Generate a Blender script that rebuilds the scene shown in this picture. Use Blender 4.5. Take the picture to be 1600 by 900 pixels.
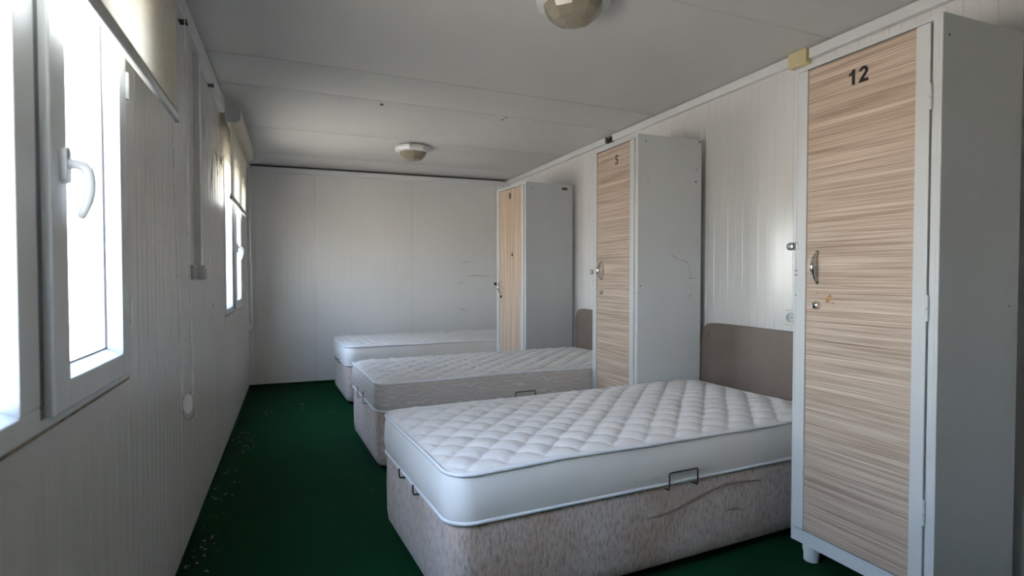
import bpy, bmesh, math, random
from mathutils import Vector, Matrix, noise

for o in list(bpy.data.objects):
    bpy.data.objects.remove(o)
S = bpy.context.scene
COL = S.collection
random.seed(4)
PI = math.pi

# ------------------------------------------------------------------ camera
W, H, D, YR = 2.86, 2.30, 6.42, -2.30          # room: width, height, far wall, wall behind the camera
yaw = math.atan(342 / 889)
pitch = -math.atan(23 / 889 * math.cos(yaw))
F = Vector((math.sin(yaw) * math.cos(pitch), math.cos(yaw) * math.cos(pitch), math.sin(pitch)))
R = Vector((math.cos(yaw), -math.sin(yaw), 0))
U = R.cross(F)
cd = bpy.data.cameras.new('camera')
cam = bpy.data.objects.new('camera', cd)
COL.objects.link(cam)
cd.sensor_width = 36
cd.lens = 889 / 1600 * 36
cd.clip_start = 0.02
m = Matrix((R, U, -F)).transposed().to_4x4()
m.translation = Vector((0.43, 0.0, 1.17))
cam.matrix_world = m
cd.dof.use_dof = True
cd.dof.focus_distance = 2.6
cd.dof.aperture_fstop = 3.2
S.camera = cam

# ------------------------------------------------------------------ world: hazy bright sky, sunlit pale ground
world = bpy.data.worlds.new('sky')
S.world = world
world.use_nodes = True
wt = world.node_tree
wt.nodes.clear()
wo = wt.nodes.new('ShaderNodeOutputWorld')
bg = wt.nodes.new('ShaderNodeBackground')
wt.links.new(bg.outputs[0], wo.inputs[0])
tc = wt.nodes.new('ShaderNodeTexCoord')
sx = wt.nodes.new('ShaderNodeSeparateXYZ')
wt.links.new(tc.outputs['Generated'], sx.inputs[0])
rp = wt.nodes.new('ShaderNodeValToRGB')
mr = wt.nodes.new('ShaderNodeMapRange')
mr.inputs['From Min'].default_value = -1
mr.inputs['From Max'].default_value = 1
wt.links.new(sx.outputs['Z'], mr.inputs['Value'])
wt.links.new(mr.outputs[0], rp.inputs[0])
els = rp.color_ramp.elements
els[0].position = 0.0
els[0].color = (0.52, 0.45, 0.39, 1)
els[1].position = 1.0
els[1].color = (0.34, 0.47, 0.75, 1)
for p, c in ((0.485, (0.82, 0.72, 0.64, 1)), (0.505, (1.0, 0.985, 0.97, 1)), (0.58, (0.91, 0.945, 1.0, 1)), (0.68, (0.57, 0.69, 0.90, 1))):
    e = els.new(p)
    e.color = c
wt.links.new(rp.outputs[0], bg.inputs['Color'])
bg.inputs['Strength'].default_value = 26.0

S.view_settings.view_transform = 'Standard'
S.view_settings.look = 'None'
S.view_settings.gamma = 1
S.view_settings.use_curve_mapping = False
S.view_settings.exposure = 0.0
S.cycles.max_bounces = 14
S.cycles.diffuse_bounces = 10
S.cycles.transparent_max_bounces = 16
S.cycles.sample_clamp_indirect = 8


# ------------------------------------------------------------------ material helpers
def newmat(name):
    mt = bpy.data.materials.new(name)
    mt.use_nodes = True
    nt = mt.node_tree
    return mt, nt, nt.nodes['Principled BSDF']


def N(nt, typ, **kw):
    n = nt.nodes.new(typ)
    for k, v in kw.items():
        if k in n.inputs:
            n.inputs[k].default_value = v
        else:
            setattr(n, k, v)
    return n


def ramp(nt, src, stops):
    r = nt.nodes.new('ShaderNodeValToRGB')
    e = r.color_ramp.elements
    while len(e) < len(stops):
        e.new(0.5)
    for i, (p, c) in enumerate(stops):
        e[i].position = p
        e[i].color = (*c, 1)
    nt.links.new(src, r.inputs[0])
    return r


def noise_tex(nt, scale, mscale=(1, 1, 1), detail=3.0, rough=0.5, coord='Object', distort=0.0):
    t = nt.nodes.new('ShaderNodeTexCoord')
    mp = nt.nodes.new('ShaderNodeMapping')
    mp.inputs['Scale'].default_value = mscale
    nt.links.new(t.outputs[coord], mp.inputs[0])
    n = N(nt, 'ShaderNodeTexNoise')
    n.inputs['Scale'].default_value = scale
    n.inputs['Detail'].default_value = detail
    n.inputs['Roughness'].default_value = rough
    n.inputs['Distortion'].default_value = distort
    nt.links.new(mp.outputs[0], n.inputs['Vector'])
    return n


def bump(nt, bs, src, strength=0.2, dist=0.002):
    b = N(nt, 'ShaderNodeBump')
    b.inputs['Strength'].default_value = strength
    b.inputs['Distance'].default_value = dist
    nt.links.new(src, b.inputs['Height'])
    nt.links.new(b.outputs[0], bs.inputs['Normal'])


def paint(name, c1, c2, rough=0.35, scale=3.0, spec=0.5, metal=0.0, mscale=(1, 1, 1), bumpy=0.0, bscale=60):
    mt, nt, bs = newmat(name)
    n = noise_tex(nt, scale, mscale, 4.0, 0.55)
    r = ramp(nt, n.outputs['Fac'], [(0.3, c1), (0.7, c2)])
    nt.links.new(r.outputs[0], bs.inputs['Base Color'])
    bs.inputs['Roughness'].default_value = rough
    bs.inputs['Specular IOR Level'].default_value = spec
    bs.inputs['Metallic'].default_value = metal
    if bumpy:
        n2 = noise_tex(nt, bscale, mscale)
        bump(nt, bs, n2.outputs['Fac'], bumpy)
    return mt


M = {}
M['wall'] = paint('wall_paint', (0.70, 0.69, 0.68), (0.745, 0.735, 0.725), 0.21, 1.4, 0.5)
M['wall_core'] = paint('wall_core_paint', (0.30, 0.30, 0.29), (0.34, 0.34, 0.33), 0.6)
M['ceiling'] = paint('ceiling_paint', (0.62, 0.615, 0.605), (0.67, 0.665, 0.655), 0.42, 1.1, 0.35)
M['seam'] = paint('dark_seam_backing', (0.10, 0.10, 0.095), (0.16, 0.16, 0.15), 0.8)  # dark grey backing that shows through the ceiling panel joints
M['trim'] = paint('white_trim_plastic', (0.70, 0.71, 0.72), (0.76, 0.77, 0.78), 0.35, 4)
M['pvc'] = paint('white_window_pvc', (0.74, 0.77, 0.80), (0.79, 0.82, 0.85), 0.30, 5)
M['gasket'] = paint('black_rubber_gasket', (0.03, 0.03, 0.035), (0.05, 0.05, 0.055), 0.6)
M['gasket_grey'] = paint('grey_rubber_gasket', (0.13, 0.14, 0.16), (0.16, 0.17, 0.19), 0.6)
M['rust'] = paint('rusty_dirt_sealant', (0.10, 0.055, 0.025), (0.36, 0.30, 0.22), 0.8, 30)
M['yellow'] = paint('yellowed_plastic', (0.62, 0.53, 0.30), (0.68, 0.59, 0.36), 0.4, 6)
M['beige'] = paint('beige_plastic', (0.55, 0.51, 0.42), (0.60, 0.56, 0.47), 0.4, 5)
M['greyplastic'] = paint('grey_plastic', (0.46, 0.49, 0.50), (0.52, 0.55, 0.56), 0.4, 5)
M['alu'] = paint('anodised_aluminium', (0.55, 0.58, 0.60), (0.62, 0.65, 0.67), 0.3, 20, 0.5, 0.6)
M['chrome'] = paint('chrome', (0.62, 0.62, 0.62), (0.75, 0.75, 0.75), 0.15, 20, 0.5, 1.0)
M['steel'] = paint('dull_steel', (0.30, 0.31, 0.32), (0.42, 0.43, 0.44), 0.35, 40, 0.5, 0.9)
M['black'] = paint('black_paint', (0.012, 0.012, 0.013), (0.022, 0.022, 0.024), 0.45, 30)
M['dark'] = paint('dark_grime_and_gap_shade', (0.03, 0.026, 0.022), (0.08, 0.07, 0.06), 0.8, 60)  # grime and holes, also the painted shade above the back trim
M['graphite'] = paint('grey_scuff', (0.17, 0.17, 0.17), (0.34, 0.34, 0.34), 0.7, 90)
M['locker'] = paint('grey_locker_paint', (0.585, 0.595, 0.605), (0.63, 0.64, 0.65), 0.38, 2.2, 0.45)
M['chip'] = paint('bare_brown_board', (0.30, 0.15, 0.05), (0.48, 0.30, 0.14), 0.8, 70)
M['chain'] = paint('glossy_white_plastic', (0.88, 0.88, 0.88), (0.92, 0.92, 0.92), 0.12, 30, 0.8)
M['stain'] = paint('brown_water_stain', (0.25, 0.19, 0.15), (0.34, 0.28, 0.24), 0.85, 60)
M['piping'] = paint('white_piping_tape', (0.74, 0.74, 0.76), (0.80, 0.80, 0.82), 0.8, 30)
M['satin'] = paint('grey_white_mattress_satin', (0.84, 0.81, 0.775), (0.88, 0.85, 0.815), 0.5, 6, 0.4, 0, (1, 1, 1), 0.12, 260)
M['sock'] = paint('ivory_socket_plastic', (0.62, 0.62, 0.60), (0.68, 0.68, 0.66), 0.35, 9)
M['crumb'] = paint('pale_crumbs', (0.10, 0.10, 0.08), (0.26, 0.25, 0.21), 0.9, 80)
M['leather'] = paint('taupe_faux_leather', (0.165, 0.128, 0.108), (0.195, 0.152, 0.13), 0.46, 5, 0.35, 0, (1, 1, 1), 0.15, 320)


def quilt_mat(name, c1, c2):
    mt, nt, bs = newmat(name)
    n = noise_tex(nt, 7, (1, 1, 1), 4)
    r = ramp(nt, n.outputs['Fac'], [(0.3, c1), (0.7, c2)])
    nt.links.new(r.outputs[0], bs.inputs['Base Color'])
    bs.inputs['Roughness'].default_value = 0.75
    bs.inputs['Sheen Weight'].default_value = 0.15
    n2 = noise_tex(nt, 55, (1, 1, 1), 4, 0.6, distort=0.6)
    bump(nt, bs, n2.outputs['Fac'], 0.25, 0.004)
    return mt


M['quilt'] = quilt_mat('white_quilted_knit', (0.70, 0.665, 0.645), (0.79, 0.75, 0.73))
M['quilt_warm'] = quilt_mat('cream_quilted_knit', (0.61, 0.59, 0.575), (0.69, 0.665, 0.645))

# brocade mattress border with pale wavy stitching (middle bed)
mt, nt, bs = newmat('beige_brocade_border')
t = N(nt, 'ShaderNodeTexCoord')
mp = N(nt, 'ShaderNodeMapping')
mp.inputs['Scale'].default_value = (0.6, 0.0, 1.0)
nt.links.new(t.outputs['Object'], mp.inputs[0])
wv = N(nt, 'ShaderNodeTexWave', bands_direction='Z')
wv.inputs['Scale'].default_value = 11
wv.inputs['Distortion'].default_value = 7
wv.inputs['Detail'].default_value = 0.3
wv.inputs['Detail Scale'].default_value = 2.2
nt.links.new(mp.outputs[0], wv.inputs['Vector'])
r1 = ramp(nt, wv.outputs['Fac'], [(0.0, (0.54, 0.49, 0.455)), (0.94, (0.56, 0.51, 0.475)), (1.0, (0.68, 0.64, 0.61))])
nt.links.new(r1.outputs[0], bs.inputs['Base Color'])
bs.inputs['Roughness'].default_value = 0.7
vo = N(nt, 'ShaderNodeTexVoronoi')
vo.inputs['Scale'].default_value = 55
nt.links.new(t.outputs['Object'], vo.inputs['Vector'])
bump(nt, bs, vo.outputs['Distance'], 0.5, 0.004)
M['brocade'] = mt


def zebra(name, ms, tint):
    """pale striped wood laminate, thin broken lines along the grain"""
    mt, nt, bs = newmat(name)
    a = noise_tex(nt, 1.0, tuple(ms), 5.0, 0.62, distort=0.1)
    b = noise_tex(nt, 1.0, tuple(v * (0.28 if v > 20 else 0.8) for v in ms), 3.0, 0.5, distort=0.2)
    mx = N(nt, 'ShaderNodeMix', data_type='FLOAT')
    mx.inputs[0].default_value = 0.30
    nt.links.new(a.outputs['Fac'], mx.inputs[2])
    nt.links.new(b.outputs['Fac'], mx.inputs[3])
    k = tint
    r = ramp(nt, mx.outputs[0], [(0.33, (0.20 * k[0], 0.135 * k[1], 0.10 * k[2])),
                                 (0.44, (0.36 * k[0], 0.265 * k[1], 0.205 * k[2])),
                                 (0.54, (0.50 * k[0], 0.395 * k[1], 0.32 * k[2])),
                                 (0.66, (0.64 * k[0], 0.54 * k[1], 0.46 * k[2]))])
    nt.links.new(r.outputs[0], bs.inputs['Base Color'])
    bs.inputs['Roughness'].default_value = 0.45
    bs.inputs['Specular IOR Level'].default_value = 0.35
    return mt


M['zebra_h'] = zebra('striped_wood_laminate_horizontal', (3, 1.8, 250), (1.12, 1.12, 1.12))
M['zebra_v'] = zebra('striped_wood_laminate_vertical', (3, 170, 1.2), (1.2, 1.17, 1.12))

# chenille upholstery of the bed bases
mt, nt, bs = newmat('taupe_chenille_upholstery')
a = noise_tex(nt, 1.0, (120, 120, 34), 4, 0.65)
b = noise_tex(nt, 4.0, (1, 1, 0.8), 3)
r1 = ramp(nt, a.outputs['Fac'], [(0.30, (0.30, 0.235, 0.205)), (0.5, (0.57, 0.48, 0.44)), (0.70, (0.69, 0.60, 0.56))])
r2 = ramp(nt, b.outputs['Fac'], [(0.36, (0.80, 0.70, 0.60)), (0.55, (1, 1, 1))])
mx = N(nt, 'ShaderNodeMix', data_type='RGBA', blend_type='MULTIPLY')
mx.inputs[0].default_value = 0.8
nt.links.new(r1.outputs[0], mx.inputs[6])
nt.links.new(r2.outputs[0], mx.inputs[7])
nt.links.new(mx.outputs[2], bs.inputs['Base Color'])
bs.inputs['Roughness'].default_value = 0.8
bs.inputs['Sheen Weight'].default_value = 0.2
bump(nt, bs, a.outputs['Fac'], 0.25, 0.003)
M['chenille'] = mt

# green needle-felt carpet
mt, nt, bs = newmat('green_felt_carpet')
a = noise_tex(nt, 240, (1, 1, 1), 2)
b = noise_tex(nt, 2.0, (1, 1, 1), 4)
r1 = ramp(nt, a.outputs['Fac'], [(0.3, (0.001, 0.028, 0.009)), (0.7, (0.002, 0.047, 0.016))])
r2 = ramp(nt, b.outputs['Fac'], [(0.3, (0.8, 0.8, 0.8)), (0.7, (1, 1, 1))])
mx = N(nt, 'ShaderNodeMix', data_type='RGBA', blend_type='MULTIPLY')
mx.inputs[0].default_value = 1
nt.links.new(r1.outputs[0], mx.inputs[6])
nt.links.new(r2.outputs[0], mx.inputs[7])
nt.links.new(mx.outputs[2], bs.inputs['Base Color'])
bs.inputs['Roughness'].default_value = 0.95
bs.inputs['Specular IOR Level'].default_value = 0.1
bump(nt, bs, a.outputs['Fac'], 0.4, 0.003)
M['carpet'] = mt

# clear glass, thin
mt, nt, bs = newmat('clear_window_glass')
nt.nodes.remove(bs)
out = nt.nodes['Material Output']
tr = N(nt, 'ShaderNodeBsdfTransparent')
tr.inputs[0].default_value = (0.93, 0.96, 0.96, 1)
gl = N(nt, 'ShaderNodeBsdfGlossy')
gl.inputs['Roughness'].default_value = 0.02
fr = N(nt, 'ShaderNodeFresnel')
ms = N(nt, 'ShaderNodeMixShader')
ge = N(nt, 'ShaderNodeNewGeometry')
inv = N(nt, 'ShaderNodeMath', operation='SUBTRACT')
inv.inputs[0].default_value = 1.0
nt.links.new(ge.outputs['Backfacing'], inv.inputs[1])
mu = N(nt, 'ShaderNodeMath', operation='MULTIPLY')
nt.links.new(fr.outputs[0], mu.inputs[0])
nt.links.new(inv.outputs[0], mu.inputs[1])
nt.links.new(mu.outputs[0], ms.inputs[0])          # one reflection per pane, on its outer faces
nt.links.new(tr.outputs[0], ms.inputs[1])
nt.links.new(gl.outputs[0], ms.inputs[2])
nt.links.new(ms.outputs[0], out.inputs[0])
M['glass'] = mt

# roller blind cloth: thin, lets daylight through
mt, nt, bs = newmat('cream_blind_cloth')
nt.nodes.remove(bs)
out = nt.nodes['Material Output']
n = noise_tex(nt, 90, (1, 0.2, 1), 2)
rr = ramp(nt, n.outputs['Fac'], [(0.3, (0.62, 0.59, 0.51)), (0.7, (0.68, 0.65, 0.57))])
df = N(nt, 'ShaderNodeBsdfDiffuse')
tl = N(nt, 'ShaderNodeBsdfTranslucent')
nt.links.new(rr.outputs[0], df.inputs[0])
nt.links.new(rr.outputs[0], tl.inputs[0])
ms = N(nt, 'ShaderNodeMixShader')
ms.inputs[0].default_value = 0.14
nt.links.new(df.outputs[0], ms.inputs[1])
nt.links.new(tl.outputs[0], ms.inputs[2])
nt.links.new(ms.outputs[0], out.inputs[0])
M['cloth'] = mt

# smoky lamp dome and clear plastic
mt, nt, bs = newmat('smoky_amber_diffuser')
bs.inputs['Base Color'].default_value = (0.30, 0.265, 0.20, 1)
n = noise_tex(nt, 9, (1, 1, 1), 2)
rr = ramp(nt, n.outputs['Fac'], [(0.3, (0.25, 0.22, 0.165)), (0.7, (0.33, 0.295, 0.235))])
nt.links.new(rr.outputs[0], bs.inputs['Base Color'])
bs.inputs['Roughness'].default_value = 0.16
M['dome'] = mt
mt, nt, bs = newmat('clear_plastic')
bs.inputs['Base Color'].default_value = (0.75, 0.78, 0.80, 1)
bs.inputs['Roughness'].default_value = 0.1
bs.inputs['Alpha'].default_value = 0.45
M['clear'] = mt


# ------------------------------------------------------------------ geometry helpers
def setp(o, label=None, cat=None, group=None, kind=None):
    for k, v in (('label', label), ('category', cat), ('group', group), ('kind', kind)):
        if v:
            o[k] = v
    return o


def link(name, me, parent=None):
    o = bpy.data.objects.new(name, me)
    COL.objects.link(o)
    if parent:
        o.parent = parent
    return o


def empty(name, loc=(0, 0, 0), rz=0.0):
    o = bpy.data.objects.new(name, None)
    COL.objects.link(o)
    o.location = loc
    o.rotation_euler = (0, 0, rz)
    o.empty_display_size = 0.1
    return o


class MB:
    """collects boxes, tubes and loops, then links them as one mesh"""
    def __init__(s):
        s.bm = bmesh.new()

    def box(s, x0, x1, y0, y1, z0, z1, bev=0.0, seg=2):
        g = bmesh.ops.create_cube(s.bm, size=1)
        for v in g['verts']:
            v.co = Vector(((x0 + x1) / 2 + v.co.x * (x1 - x0), (y0 + y1) / 2 + v.co.y * (y1 - y0), (z0 + z1) / 2 + v.co.z * (z1 - z0)))
        if bev:
            es = {e for v in g['verts'] for e in v.link_edges}
            bmesh.ops.bevel(s.bm, geom=list(es), offset=bev, segments=seg, affect='EDGES', profile=0.5)
        return s

    def tube(s, pts, r, n=8, closed=False, caps=True, flat=1.0):
        pts = [Vector(p) for p in pts]
        rs = r if isinstance(r, (list, tuple)) else [r] * len(pts)
        rings = []
        ref = None
        for i, p in enumerate(pts):
            if closed:
                d = pts[(i + 1) % len(pts)] - pts[i - 1]
            else:
                d = pts[min(i + 1, len(pts) - 1)] - pts[max(i - 1, 0)]
            d.normalize()
            if ref is None:
                ref = Vector((0, 0, 1)) if abs(d.z) < 0.9 else Vector((1, 0, 0))
            a = (ref - d * ref.dot(d)).normalized()
            ref = a
            b = d.cross(a)
            rings.append([s.bm.verts.new(p + (a * math.cos(2 * PI * k / n) * rs[i] * flat + b * math.sin(2 * PI * k / n) * rs[i])) for k in range(n)])
        m_ = len(rings)
        for i in range(m_ if closed else m_ - 1):
            A, B = rings[i], rings[(i + 1) % m_]
            for k in range(n):
                s.bm.faces.new((A[k], A[(k + 1) % n], B[(k + 1) % n], B[k]))
        if caps and not closed:
            s.bm.faces.new(rings[0][::-1])
            s.bm.faces.new(rings[-1])
        return s

    def lathe(s, prof, n=24, c=(0, 0, 0), axis='z', rot=0.0):
        """prof: (radius, height) pairs"""
        rings = []
        for r, h in prof:
            ring = []
            for k in range(n):
                a = 2 * PI * (k + rot) / n
                u, v = r * math.cos(a), r * math.sin(a)
                p = {'z': (u, v, h), 'x': (h, u, v), 'y': (v, h, u)}[axis]
                ring.append(s.bm.verts.new(Vector(p) + Vector(c)))
            rings.append(ring)
        for A, B in zip(rings, rings[1:]):
            for k in range(n):
                s.bm.faces.new((A[k], A[(k + 1) % n], B[(k + 1) % n], B[k]))
        s.bm.faces.new(rings[0][::-1])
        s.bm.faces.new(rings[-1])
        return s

    def prism(s, poly, ax, a0, a1):
        """closed 2-D outline extruded along axis ax (0 x, 1 y, 2 z)"""
        def P(q, a):
            v = list(q)
            v.insert(ax, a)
            return s.bm.verts.new(v)
        A = [P(q, a0) for q in poly]
        B = [P(q, a1) for q in poly]
        s.bm.faces.new(A)
        s.bm.faces.new(B[::-1])
        for k in range(len(poly)):
            j = (k + 1) % len(poly)
            s.bm.faces.new((A[k], B[k], B[j], A[j]))
        return s

    def build(s, name, mat, parent=None, smooth=False):
        bmesh.ops.recalc_face_normals(s.bm, faces=s.bm.faces)
        me = bpy.data.meshes.new(name)
        s.bm.to_mesh(me)
        s.bm.free()
        me.materials.append(M[mat])
        if smooth:
            for p in me.polygons:
                p.use_smooth = True
            if smooth != 'all':
                me.set_sharp_from_angle(angle=math.radians(40))
        return link(name, me, parent)


def mesh_obj(name, V, Fc, mat, parent=None, smooth=False):
    me = bpy.data.meshes.new(name)
    me.from_pydata(V, [], Fc)
    me.materials.append(M[mat])
    if smooth:
        for p in me.polygons:
            p.use_smooth = True
    me.update()
    return link(name, me, parent)


def strip(name, pts, width, nrm, mat, parent=None):
    """a scratch: thin raised ribbon lying on a surface"""
    mb = MB()
    nrm = Vector(nrm)
    pts = [Vector(p) for p in pts]
    vs = []
    for i, p in enumerate(pts):
        d = (pts[min(i + 1, len(pts) - 1)] - pts[max(i - 1, 0)]).normalized()
        sd = d.cross(nrm).normalized()
        w = width * (0.35 if i in (0, len(pts) - 1) else random.uniform(0.7, 1.2)) / 2
        vs.append([mb.bm.verts.new(p + sd * w + nrm * 0.0006), mb.bm.verts.new(p - sd * w + nrm * 0.0006)])
    for A, B in zip(vs, vs[1:]):
        mb.bm.faces.new((A[0], A[1], B[1], B[0]))
    me = bpy.data.meshes.new(name)
    mb.bm.to_mesh(me)
    mb.bm.free()
    me.materials.append(M[mat])
    return link(name, me, parent)


def disc(name, c, r, nrm, mat, parent=None, n=9, jit=0.25, t=0.0008):
    """a small hole or speck: low irregular blob on a surface"""
    nrm = Vector(nrm)
    a = nrm.orthogonal().normalized()
    b = nrm.cross(a)
    c = Vector(c)
    V = [c + nrm * t]
    for k in range(n):
        q = r * random.uniform(1 - jit, 1 + jit)
        V.append(c + a * math.cos(2 * PI * k / n) * q + b * math.sin(2 * PI * k / n) * q + nrm * t * 0.5)
    return mesh_obj(name, V, [(0, k + 1, (k + 1) % n + 1) for k in range(n)], mat, parent)


# ------------------------------------------------------------------ room shell
def struct(name, mb, mat):
    return setp(mb.build(name, mat), kind='structure')


struct('floor', MB().box(-0.06, W + 0.06, YR - 0.06, D + 0.06, -0.08, 0.0), 'carpet')
ceil_o = struct('ceiling', MB().box(-0.06, W + 0.06, YR - 0.06, D + 0.06, H + 0.006, H + 0.08), 'seam')
# ceiling panels, their joints run slightly askew
cj = [YR, 0.16, 1.0, 1.93, 3.26, 3.765, 4.80, 5.85, D]
gj = [0, 0.0006, 0.0006, 0.0006, 0.0028, 0.0035, 0.0065, 0.0008, 0]
sk = [0, 0.07, 0.08, 0.1, 0.19, 0.17, 0.14, 0.05, 0]
for i in range(len(cj) - 1):
    V = []
    nx = 12
    for j in range(nx + 1):
        x = W * j / nx
        ya = cj[i] + gj[i] + sk[i] * (x / W) ** 1.4
        yb = cj[i + 1] - gj[i + 1] + sk[i + 1] * (x / W) ** 1.4
        for y, dz in ((ya, 0.004), (ya + 0.012, 0.0), ((ya + yb) / 2, -0.004), (yb - 0.012, -0.001), (yb, 0.004)):
            V.append((x, y, H + dz))
    Fc = []
    for j in range(nx):
        for k in range(4):
            a = j * 5 + k
            Fc.append((a, a + 1, a + 6, a + 5))
    mesh_obj('ceiling_panel', V, Fc, 'ceiling', ceil_o, True)


def ribbed(parent, P, u0, u1, z0, z1, holes=(), pitch=0.0595, off=0.0):
    """sheet-metal wall panel with fine pressed vertical ribs; P(u, depth, z) gives the point; holes = (ua, ub, za, zb)"""
    e = 0.0012
    prof = [(u0 + e, -0.008), (u0 + e, -0.001), (u0 + e + 0.004, 0.0)]
    u = u0 + 0.02 + off
    k = 0
    while u < u1 - 0.024:
        h = 0.0015 if k % 2 == 0 else 0.0008
        wv = 0.0055 if k % 2 == 0 else 0.004
        prof += [(u, 0.0), (u + wv * 0.35, h), (u + wv * 0.65, h), (u + wv, 0.0)]
        u += pitch
        k += 1
    prof += [(u1 - e - 0.004, 0.0), (u1 - e, -0.001), (u1 - e, -0.008)]
    for ua, ub, za, zb in holes:
        for q in (ua, ub):
            if u0 + 0.006 < q < u1 - 0.006:
                d = 0.0
                prof.append((q, d))
    prof.sort(key=lambda t: t[0])
    prof = prof if prof[0][1] < prof[1][1] else prof
    V, Fc = [], []
    for (a, da), (b, db) in zip(prof, prof[1:]):
        mid = (a + b) / 2
        iv = [(z0, z1)]
        for ua, ub, za, zb in holes:
            if ua < mid < ub:
                iv = [(z0, za), (zb, z1)]
        for p0, p1 in iv:
            n = len(V)
            V += [P(a, da, p0), P(b, db, p0), P(b, db, p1), P(a, da, p1)]
            Fc.append((n, n + 1, n + 2, n + 3))
    o = mesh_obj('wall_panel', V, Fc, 'wall', parent)
    return o


# windows: outer frame size and place in the left wall
WZ0, WZ1 = 0.885, 1.97
WINS = ((0.57, 1.26), (4.28, 1.13))       # start and width of each window
holes = [(y, y + w_, WZ0, WZ1) for y, w_ in WINS]
mb = MB()
ys = [YR - 0.06, WINS[0][0], sum(WINS[0]), WINS[1][0], sum(WINS[1]), D + 0.06]
for i in range(5):
    if i % 2 == 0:
        mb.box(-0.06, -0.006, ys[i], ys[i + 1], 0, H + 0.006)
    else:
        mb.box(-0.06, -0.006, ys[i], ys[i + 1], 0, WZ0)
        mb.box(-0.06, -0.006, ys[i], ys[i + 1], WZ1, H + 0.006)
wl = struct('wall_left', mb, 'wall_core')
for a in range(-2, 7):
    u0 = max(YR, -0.49 + 1.04 * a)
    u1 = min(D, -0.49 + 1.04 * (a + 1))
    ribbed(wl, lambda u, d, z: (d, u, z), u0, u1, 0.0, H, holes)
wr = struct('wall_right', MB().box(W + 0.006, W + 0.06, YR - 0.06, D + 0.06, 0, H + 0.006), 'wall_core')
rj = [YR, -1.7, -0.55, 0.598, 1.746, 2.894, 4.042, 5.19, 6.33, D]
for a, b in zip(rj, rj[1:]):
    ribbed(wr, lambda u, d, z: (W - d, u, z), a, b, 0.0, H)
wb = struct('wall_back', MB().box(-0.06, W + 0.06, D + 0.006, D + 0.06, 0, H + 0.006), 'wall_core')
bj = [0, 0.648, 1.685, 2.705, W]
for a, b in zip(bj, bj[1:]):
    ribbed(wb, lambda u, d, z: (u, D - d, z), a, b, 0.0, H)
wf = struct('wall_front', MB().box(-0.06, W + 0.06, YR - 0.06, YR - 0.006, 0, H + 0.006), 'wall_core')
for a, b in ((0, 0.95), (0.95, 1.91), (1.91, W)):
    ribbed(wf, lambda u, d, z: (u, YR + d, z), a, b, 0.0, H)

# trims along the ceiling, corners, carpet upstand
t1 = struct('trim_1', MB().box(0.0, 0.03, YR, 4.09, 2.205, 2.29, 0.003), 'trim')
for y in (2.66, 3.50):
    MB().box(0.002, 0.0315, y, y + 0.06, 2.2035, 2.215, 0.002).build('dark_notch', 'dark', t1)
struct('trim_2', MB().box(0.0, 0.026, 5.60, D - 0.03, 2.215, 2.28, 0.003), 'trim')
t3 = struct('trim_3', MB().box(0.03, W - 0.05, D - 0.028, D, 2.225, 2.278, 0.003), 'trim')
MB().box(0.04, W - 0.05, D - 0.012, D - 0.001, 2.280, 2.2945).build('gap_shade_strip', 'dark', t3)  # solid dark strip, paints in the shade of the gap under the ceiling
struct('trim_4', MB().box(W - 0.03, W, YR, 2.135, 2.242, 2.292, 0.003), 'trim')
struct('trim_5', MB().box(W - 0.03, W, 2.255, 4.00, 2.242, 2.292, 0.003), 'trim')
struct('trim_6', MB().box(W - 0.03, W, 4.115, D - 0.05, 2.242, 2.292, 0.003), 'trim')
struct('trim_7', MB().box(0.0, 0.042, D - 0.006, D - 0.002, 0.02, 2.225, 0.001), 'trim')
struct('trim_8', MB().box(W - 0.05, W, D - 0.05, D, 2.19, 2.285, 0.004), 'trim')
struct('baseboard_back', MB().box(0, W, D - 0.012, D, 0, 0.03, 0.004), 'carpet')
struct('baseboard_left', MB().box(0, 0.008, YR, D - 0.012, 0, 0.022, 0.002), 'carpet')
struct('baseboard_right', MB().box(W - 0.008, W, YR, D - 0.012, 0, 0.022, 0.002), 'carpet')

# broken joint cover and yellow cover on the right conduit
jb = MB()
jb.box(W - 0.024, W, 4.075, 4.113, 2.245, 2.262, 0.002)
jb.box(W - 0.012, W, 4.002, 4.113, 2.242, 2.285, 0.003)
for q in range(9):
    y = 4.03 + random.random() * 0.07
    z = 2.25 + random.random() * 0.03
    jb.box(W - 0.026, W - 0.01, y, y + 0.016, z, z + 0.012, 0.003, 1)
setp(jb.build('broken_joint_cover', 'dark'), 'broken dark stub of a joint in the ceiling conduit above the middle locker', 'joint')
setp(MB().box(W - 0.045, W, 2.14, 2.25, 2.222, 2.299, 0.006).build('conduit_cover', 'yellow'),
     'yellowed plastic cover on the ceiling conduit beside locker twelve', 'cover')

# wear on walls and ceiling
for x, y, r in ((0.988, 3.87, 0.013), (1.863, 3.919, 0.012), (1.871, 3.861, 0.011), (0.725, 3.84, 0.006), (2.123, 3.912, 0.006)):
    disc('screw_hole', (x, y, H - 0.004), r, (0, 0, -1), 'dark', ceil_o)
for x, y in ((0.722, 2.559), (2.129, 2.634), (1.179, 3.474), (0.66, 3.95), (0.72, 4.6), (1.3, 3.6)):
    disc('screw_cap', (x, y, H - 0.004), 0.007, (0, 0, -1), 'trim', ceil_o, t=0.002)
SC = [[(2.259, 1.308), (2.31, 1.318), (2.376, 1.309)], [(2.321, 1.142), (2.42, 1.155), (2.53, 1.15), (2.622, 1.138)],
      [(2.22, 1.055), (2.25, 1.075), (2.305, 1.078)], [(2.219, 0.79), (2.29, 0.755), (2.359, 0.737)], [(2.573, 0.785), (2.614, 0.80), (2.66, 0.775)],
      [(2.40, 1.43), (2.43, 1.44)], [(2.59, 0.755), (2.63, 0.74)], [(2.16, 0.82), (2.20, 0.80)]]
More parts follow.
